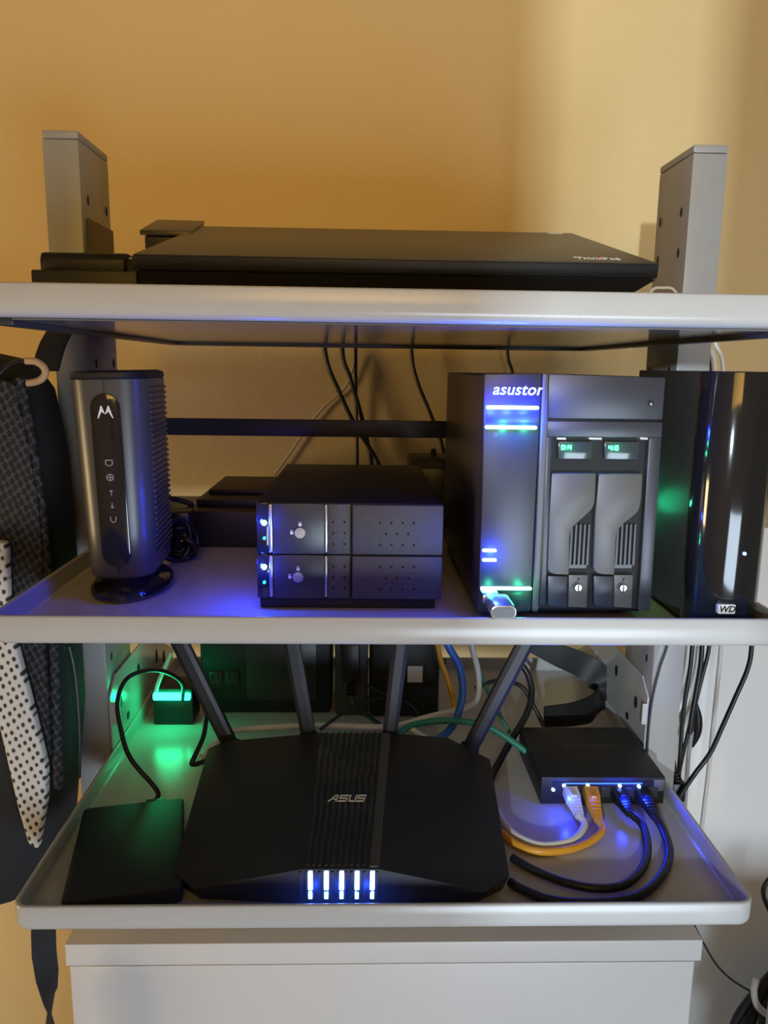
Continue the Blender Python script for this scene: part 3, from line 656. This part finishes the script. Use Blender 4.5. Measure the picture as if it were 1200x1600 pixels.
# coloured cables behind the router
def cab_(lbl, pts, r, m, name='network_cable', grp=None):
    P = []
    for x, y, Y in pts:
        q = at(x, y, Y)
        if q.z < FB+r+.0004: q = atz(x, y, FB+r+.0004)
        P.append(q)
    cable(name, lbl, P, r, m, 'cable', grp)
cab_('white network cable lying across the back behind the antennas', [(316, 1182, .655), (332, 1166, .668), (362, 1143, .69), (420, 1137, .70), (500, 1134, .70), (580, 1136, .70), (620, 1134, .70), (670, 1120, .70), (712, 1110, .715), (740, 1100, .725), (748, 1078, .73), (746, 1045, .735), (738, 1014, .74), (734, 985, .74)], .0030, M_cwhite)
cab_('blue network cable curving down behind the router', [(690, 980, .715), (702, 1012, .712), (718, 1042, .708), (723, 1080, .703), (716, 1115, .698), (703, 1140, .685), (682, 1157, .662)], .0036, M_cblue)
cab_('orange network cable beside the blue one behind the router', [(680, 985, .755), (688, 1030, .752), (697, 1055, .75), (706, 1085, .748), (712, 1115, .742)], .0027, M_corange)
cab_('white network cable stub curving out behind the router near the blue one', [(642, 1138, .685), (655, 1147, .68), (672, 1158, .665), (684, 1170, .655)], .0030, M_cwhite)
cab_('green network cable running behind the router towards the switch', [(622, 1148, .672), (642, 1134, .685), (680, 1127, .69), (720, 1127, .685), (755, 1133, .68), (785, 1148, .675), (822, 1174, .668)], .0031, M_cgreen)
cab_('thin green cable slanting down right of the blue cable', [(735, 1010, .76), (752, 1055, .755), (772, 1100, .745), (797, 1146, .735)], .0020, M_cgreen)
cab_('thick black cable bowing out left of the network switch', [(800, 1025, .74), (822, 1048, .735), (831, 1080, .725), (823, 1115, .71), (800, 1155, .69), (775, 1200, .665), (766, 1222, .655)], .0033, M_cblack, 'power_cable')
cab_('thin black cable crossing the tray left of the dark loop', [(742, 1075, .75), (780, 1063, .755), (815, 1073, .755), (835, 1105, .745), (850, 1135, .735)], .0022, M_cblack, 'power_cable')
cab_('thin black lead running diagonally between the middle antennas', [(500, 1140, .69), (530, 1118, .70), (560, 1100, .72), (600, 1090, .74)], .0015, M_cblack, 'power_cable')
cab_('thin black lead hanging in front of the white stickered adapter', [(560, 1062, .757), (600, 1085, .753), (640, 1100, .75), (655, 1120, .745)], .0014, M_cblack, 'power_cable')
cab_('short dark cable curling at the rear left of the router', [(322, 1120, .70), (318, 1150, .68), (305, 1180, .665), (300, 1194, .66), (318, 1190, .655), (330, 1180, .653)], .0023, M_cblack, 'power_cable')

# flat dark loop behind the switch
sl = MB(); pts = catmull([at(825, 1000, .80), at(870, 1022, .80), at(915, 1042, .80), at(938, 1062, .79), at(938, 1085, .785), atz(925, 1106, FB+.019), atz(895, 1116, FB+.016), atz(850, 1120, FB+.0145)], 8)
rings = []
for i, q in enumerate(pts):
    d = (pts[min(i+1, len(pts)-1)]-pts[max(i-1, 0)]).normalized(); n_ = Vector((0, 1, 0)).cross(d).normalized()
    t = i/(len(pts)-1); w_ = .0105+.004*math.sin(math.pi*t)
    rings.append([q+n_*w_+Vector((0, -.002, 0)), q+n_*w_+Vector((0, .002, 0)), q-n_*w_+Vector((0, .002, 0)), q-n_*w_+Vector((0, -.002, 0))])
sl.loft(rings); tag(sl.build('cable_sleeve', M_black, smooth=50), 'broad flat black sleeve looping behind the network switch', 'cable sleeve')

# network switch
SY0, SY1, sx0, sx1, sT = .604, .698, .1525, .2575, -.3352
sw = thing('network_switch', 'small black network switch with blue port lights on the right', 'network switch', (.205, SY0, FB))
MB().box(sx0, sx1, SY0, SY1, FB+.001, sT, .0012).build('case', M_black, sw)
pp = MB().box(sx0+.010, sx1-.010, SY0-.0008, SY0+.003, FB+.006, sT-.004, .0003).build('port_panel', M_hole, sw)
for k in range(5):
    x = sx0+.0255+k*.0165
    MB().box(x-.0074, x+.0074, SY0-.0014, SY0, FB+.008, sT-.0085, .0003).build('port', M_nasdark, pp)
MB().box(sx0+.02, sx1-.02, SY0-.0014, SY0, sT-.0055, sT-.0045).build('light_strip', L_strip, pp)
MB().box(sx1-.010, sx1-.001, SY0-.0008, SY0+.002, FB+.013, sT-.002, .0004).build('end_block', M_handle, sw)
q = atz(925, 1165, sT)
MB().stroke([(-3, 0), (3, 0)], .25, lambda u, v, h: (q.x+u*.008, q.y+v*.004, sT+h), .0002).build('embossed_mark', M_nasdark, sw)
q = at(864, 1233, SY0); MB().cyl((q.x, SY0-.0015, q.z), (q.x, SY0, q.z), .0014, 12).build('power_led', L_mint, sw)
for px, py in ((881, 1227), (918, 1226), (968, 1227), (998, 1228)):
    q = at(px, py, SY0-.001); MB().cyl((q.x, SY0-.0024, q.z), (q.x, SY0-.0008, q.z), .0013, 12).build('port_led', L_bluewhite, sw)
    lamp('port_glow', sw, (q.x, SY0-.017, FB+.016), (.01, .03, 1), .055 if px != 918 else .03, .003)
# patch cables plugged in: plug (part) + jacket on the tray floor
FZ = FB
def patch(lbl, m, px0, px1, pts, r):
    a = at(px0[0], px0[1], SY0); b = atz(px1[0], px1[1], FZ+.008)
    o = thing('patch_cable', lbl, 'cable', (b.x, b.y, FZ), 'patch cables plugged into the network switch')
    d = (b-Vector((a.x, SY0-.002, a.z))); s0 = Vector((a.x, SY0-.0026, a.z)); dn = d.normalized(); sx_ = Vector((dn.y, -dn.x, 0)).normalized(); up_ = sx_.cross(dn)
    if up_.z < 0: up_ = -up_
    def rg(t, w, h): c = s0+d*t; return [c-sx_*w-up_*h, c+sx_*w-up_*h, c+sx_*w+up_*h, c-sx_*w+up_*h]
    MB().loft([rg(0, .0056, .0042), rg(.35, .0056, .0042), rg(.42, .0050, .0042)]).build('plug', m, o, smooth=0)
    MB().hull(rg(.02, .002, .0018)[0:0]+[s0+d*.02+up_*.0042-sx_*.0024, s0+d*.02+up_*.0042+sx_*.0024, s0+d*.40+up_*.0062+sx_*.002, s0+d*.40+up_*.0062-sx_*.002,
               s0+d*.02+up_*.0030-sx_*.0024, s0+d*.02+up_*.0030+sx_*.0024, s0+d*.40+up_*.0035+sx_*.002, s0+d*.40+up_*.0035-sx_*.002],
              [(0, 1, 2, 3), (7, 6, 5, 4), (0, 4, 5, 1), (1, 5, 6, 2), (2, 6, 7, 3), (3, 7, 4, 0)]).build('latch', m, o, smooth=0)
    for k in range(5):
        MB().loft([rg(.44+k*.11, .0048-.0004*k, .0040-.0003*k), rg(.50+k*.11, .0048-.0004*k, .0040-.0003*k)]).build('boot_rib', m, o, smooth=0)
    MB().loft([rg(.42, .0040, .0034), rg(1.0, .0028, .0026)]).build('boot', m, o, smooth=0)
    P = [s0+d*.95]+[atz(x, y, FZ+z) for x, y, z in pts]
    MB().tube(P, r, 10, 10).build('jacket', m, o, smooth=60)
patch('white patch cable plugged into the network switch beside the orange one', M_cwhite, (889, 1232), (906, 1276), [(913, 1290, .0060), (893, 1313, .0042), (850, 1321, .0036), (815, 1310, .0034), (790, 1290, .0034), (778, 1268, .0034)], .0029)
patch('orange patch cable plugged into the network switch', M_corange, (921, 1232), (935, 1282), [(941, 1298, .0060), (920, 1316, .0036), (885, 1328, .0034), (840, 1330, .0034), (805, 1318, .0034), (782, 1300, .0034)], .0030)
patch('black patch cable in the switch making the smaller loop on the tray', M_cblack, (963, 1235), (985, 1272), [(1004, 1290, .0045), (1012, 1325, .0034), (1003, 1358, .0034), (975, 1383, .0034), (930, 1388, .0034), (880, 1378, .0034), (835, 1360, .0034), (800, 1340, .0034)], .0031)
patch('black patch cable in the switch making the larger outer loop', M_cblack, (1000, 1235), (1024, 1276), [(1036, 1297, .0045), (1046, 1330, .0034), (1036, 1365, .0034), (1008, 1394, .0034), (965, 1408, .0034), (905, 1411, .0034), (855, 1405, .0034), (812, 1388, .0034), (797, 1378, .0034)], .0033)

# ------------------------------------------------------------------ cables hanging right of the rack
def hz(u, v): return (980+u/5.333, 1000+v/5.333)
def hang(lbl, pts, Y, r, m, top=None, name='hanging_cable', ribs=0, n=8):
    P = []
    if top: P += [at(x, y, Y) for x, y in top]
    P += [at(*hz(u, v), Y) for u, v in pts]
    cable(name, lbl, P, r, m, 'cable', 'cables hanging beside the right post', n=n, ribs=ribs)
hang('thin black cable hanging closest to the right post', [(325, 70), (270, 230), (215, 450), (185, 650), (165, 890), (160, 1100)], .660, .0013, M_cblack, [(1046, 985)])
tc_ = thing('plug_cable', 'thick black cable ending in a moulded plug beside the tray rim', 'cable', at(*hz(440, 1290), .738), 'cables hanging beside the right post')
MB().tube([at(1043, 950, .738)]+[at(*hz(u, v), .738) for u, v in ((345, 70), (338, 400), (350, 760), (375, 950), (400, 1100))], .0024, 10, 8).build('jacket', M_cblack, tc_, smooth=60)
for k in range(3):
    q = at(*hz(402+k*5, 1095+k*26), .738); MB().cyl(q, q+Vector((.0003, 0, -.0020)), .0048, 14).build('strain_relief', M_cblack, tc_)
MB().tube([at(*hz(400, 1100), .738), at(*hz(418, 1180), .738)], .0030, 10, 4).build('plug_neck', M_cblack, tc_)
q0, q1 = at(*hz(410, 1175), .738), at(*hz(450, 1330), .738)
MB().box(q0.x-.006, q1.x+.002, .732, .744, q1.z, q0.z, .002).build('plug_body', M_cblack, tc_)
hang('black cable coming down over the top of the glossy drive, left of the white pair', [(540, 70), (522, 250), (482, 500), (458, 700), (442, 950), (428, 1130)], .752, .0023, M_cblack, [(1084, 500), (1087, 535), (1096, 575), (1098, 700), (1090, 900)])
hang('white cable curving down to the left across the black cables', [(595, 70), (560, 300), (500, 500), (420, 700), (350, 880), (262, 1015)], .764, .0024, M_cwhite, [(1104, 500), (1108, 540), (1117, 575), (1115, 700), (1100, 900)])
hang('second white cable running just below the first one', [(585, 330), (550, 520), (470, 680), (385, 830), (320, 960), (295, 1060)], .774, .0022, M_cwhite, [(1112, 500), (1117, 535), (1130, 575), (1128, 700), (1110, 900), (1094, 1005)])
hang('black cable hanging just right of the white pair', [(622, 70), (600, 280), (565, 480), (535, 650), (520, 780)], .742, .0026, M_cblack, [(1094, 500), (1098, 535), (1108, 575), (1108, 700), (1100, 900)])
hang('long black cable sweeping down to the moulded plug', [(680, 70), (625, 300), (560, 560), (500, 800), (440, 1060), (430, 1180)], .757, .0022, M_cblack, [(1112, 950)])
fl = MB().tube([at(*hz(u, v), .782) for u, v in ((575, 520), (590, 650), (580, 780), (545, 890))], lambda t: .0012+.0036*math.sin(math.pi*min(max(t, .02), .98)), 10, 8).build('short_black_cable', M_cblack, smooth=60)
tag(fl, 'short thick black cable end above the grey spiral tube', 'cable', 'cables hanging beside the right post')
hang('grey ribbed spiral tube hanging among the cables', [(540, 760), (512, 950), (497, 1150), (482, 1345), (478, 1450)], .778, .0022, M_cgrey, None, 'spiral_tube', 1, 14)
hang('lone white cable hanging straight down right of the others', [(780, 70), (748, 400), (712, 750), (682, 1050), (640, 1400), (618, 1590)], .755, .0023, M_cwhite, [(1128, 950)])
hang('black cable slanting down left from the far right', [(1035, 70), (1000, 250), (905, 470), (785, 740), (692, 940), (560, 1120), (455, 1275), (440, 1330)], .728, .0024, M_cblack, [(1176, 950)])

# thin wire and cable bundle low on the right
cable('thin_wire', 'thin dark wire drooping from the tray towards the cable bundle', [at(1084, 1444, .66), at(1100, 1475, .665), at(1120, 1508, .675), at(1145, 1532, .685), at(1176, 1551, .695)], .0011, M_cblack)
bu = thing('cable_bundle', 'thick black cable bundle held by a pale tie at the bottom right', 'cable bundle', at(1190, 1600, .70), )
for k, (x0, x1, x2) in enumerate(((1135, 1165, 1215), (1150, 1176, 1222), (1163, 1186, 1230), (1178, 1194, 1236), (1143, 1182, 1240))):
    MB().tube([at(x0, 1650, .70+.006*(k % 3)), at(x0+12, 1600, .70+.006*(k % 3)), at(x1+3, 1565, .70+.004*(k % 3)), at(x2, 1510, .70+.006*(k % 3))], .0040, 10, 8).build('cable', M_cblack, bu, smooth=60)
MB().tube([at(1182, 1530, .688), at(1178, 1548, .684), at(1184, 1572, .682), at(1205, 1590, .684)], .0034, 8, 8).build('cable_tie', M_white, bu, smooth=60)
cable('edge_cable', 'black cable bowing in at the right picture edge above the bundle', [at(1203, 1372, .74), at(1194, 1385, .74), at(1193, 1400, .74), at(1201, 1420, .74), at(1212, 1440, .74)], .0024, M_cblack)

# ------------------------------------------------------------------ backpack
bp = thing('backpack', 'black backpack with pale mesh shoulder strap hanging left of the rack', 'backpack', (-.31, .61, -.445))
rings = []
for z, xr, y0, y1, r in ((-.445, -.300, .590, .645, .02), (-.435, -.272, .580, .652, .03), (-.39, -.2460, .572, .660, .03), (-.28, -.2335, .570, .664, .03), (-.15, -.2335, .570, .664, .03), (-.07, -.2345, .572, .662, .03), (-.02, -.240, .580, .655, .03), (.001, -.252, .590, .645, .025), (.008, -.285, .600, .635, .015)):
    rings.append([(x, y, z) for x, y in rrect(-.44, xr, y0, y1, r, 5)])
MB().loft(rings).build('bag_body', M_bag, bp, smooth=60)
YS = .556
poly = [(-70, 835), (14, 846), (17, 930), (31, 1015), (58, 1120), (76, 1195), (76, 1245), (63, 1322), (48, 1312), (31, 1252), (8, 1150), (-25, 1020), (-70, 950)]
st = MB().prism(fxz(poly, YS), 'y', YS-.006, YS+.004, .0025, 3).build('shoulder_strap', M_strap, bp, smooth=50)
poly = [(-70, 575), (22, 600), (45, 700), (60, 790), (66, 870), (68, 1010), (76, 1110), (79, 1185), (70, 1150), (50, 1070), (34, 1010), (20, 930), (17, 846), (-70, 830)]
MB().prism(fxz(poly, .566), 'y', .5655, .5720, .0012).build('mesh_panel', M_bagmesh, bp, smooth=40)
MB().tube([at(x, y, .572) for x, y in ((30, 590), (40, 640), (52, 710), (62, 780), (70, 860), (78, 950), (84, 1020), (88, 1120), (92, 1230))], .0034, 10, 8, ribs=1).build('braided_edging', M_bagmesh, bp, smooth=60)
MB().tube([at(x, y, .600) for x, y in ((108, 1010), (115, 1040), (120, 1080), (124, 1140), (124, 1215))], .0014, 8, 8).build('piping', M_nas, bp, smooth=60)
MB().tube([at(x, y, .575) for x, y in ((40, 564), (56, 565), (68, 573), (71, 583), (64, 593), (50, 598), (31, 599))], .0026, 10, 8).build('zip_loop', M_tan, bp, smooth=60)
MB().tube([at(x, y, .575) for x, y in ((42, 565), (25, 566), (10, 574), (-5, 590))], .0018, 8, 6).build('zip_cord', M_cblack, bp, smooth=60)
MB().tube([at(x, y, .575) for x, y in ((33, 599), (20, 600), (5, 606), (-10, 612))], .0018, 8, 6).build('zip_cord', M_cblack, bp, smooth=60)
hl = catmull([at(70, 580, .60), at(82, 540, .61), at(95, 515, .625), at(100, 500, .655)], 8); rings = []
for i, q in enumerate(hl):
    w_ = .0095; rings.append([q+Vector((-w_, -.002, 0)), q+Vector((w_, -.002, 0)), q+Vector((w_, .002, 0)), q+Vector((-w_, .002, 0))])
MB().loft(rings).build('hang_handle', M_web, bp, smooth=40)
# twisted webbing tail
cl = [(70, 1400, 20, 0), (68, 1455, 20, 10), (69, 1490, 17, 25), (74, 1525, 12, 50), (79, 1556, 4, 80), (79, 1580, 10, 115), (82, 1605, 14, 140), (86, 1650, 18, 160)]
rings = []
for x, y, w, a in cl:
    c = at(x, y, .60); hw = .0098; ca, sa = math.cos(math.radians(a)), math.sin(math.radians(a))
    e = Vector((ca, sa, 0))*hw; n_ = Vector((-sa, ca, 0))*.0008
    rings.append([c-e-n_, c+e-n_, c+e+n_, c-e+n_])
MB().loft(rings).build('webbing_tail', M_web, bp, smooth=40)

# ------------------------------------------------------------------ lift everything to room height
for o in bpy.data.objects:
    if o.parent is None: o.location.z += ZO
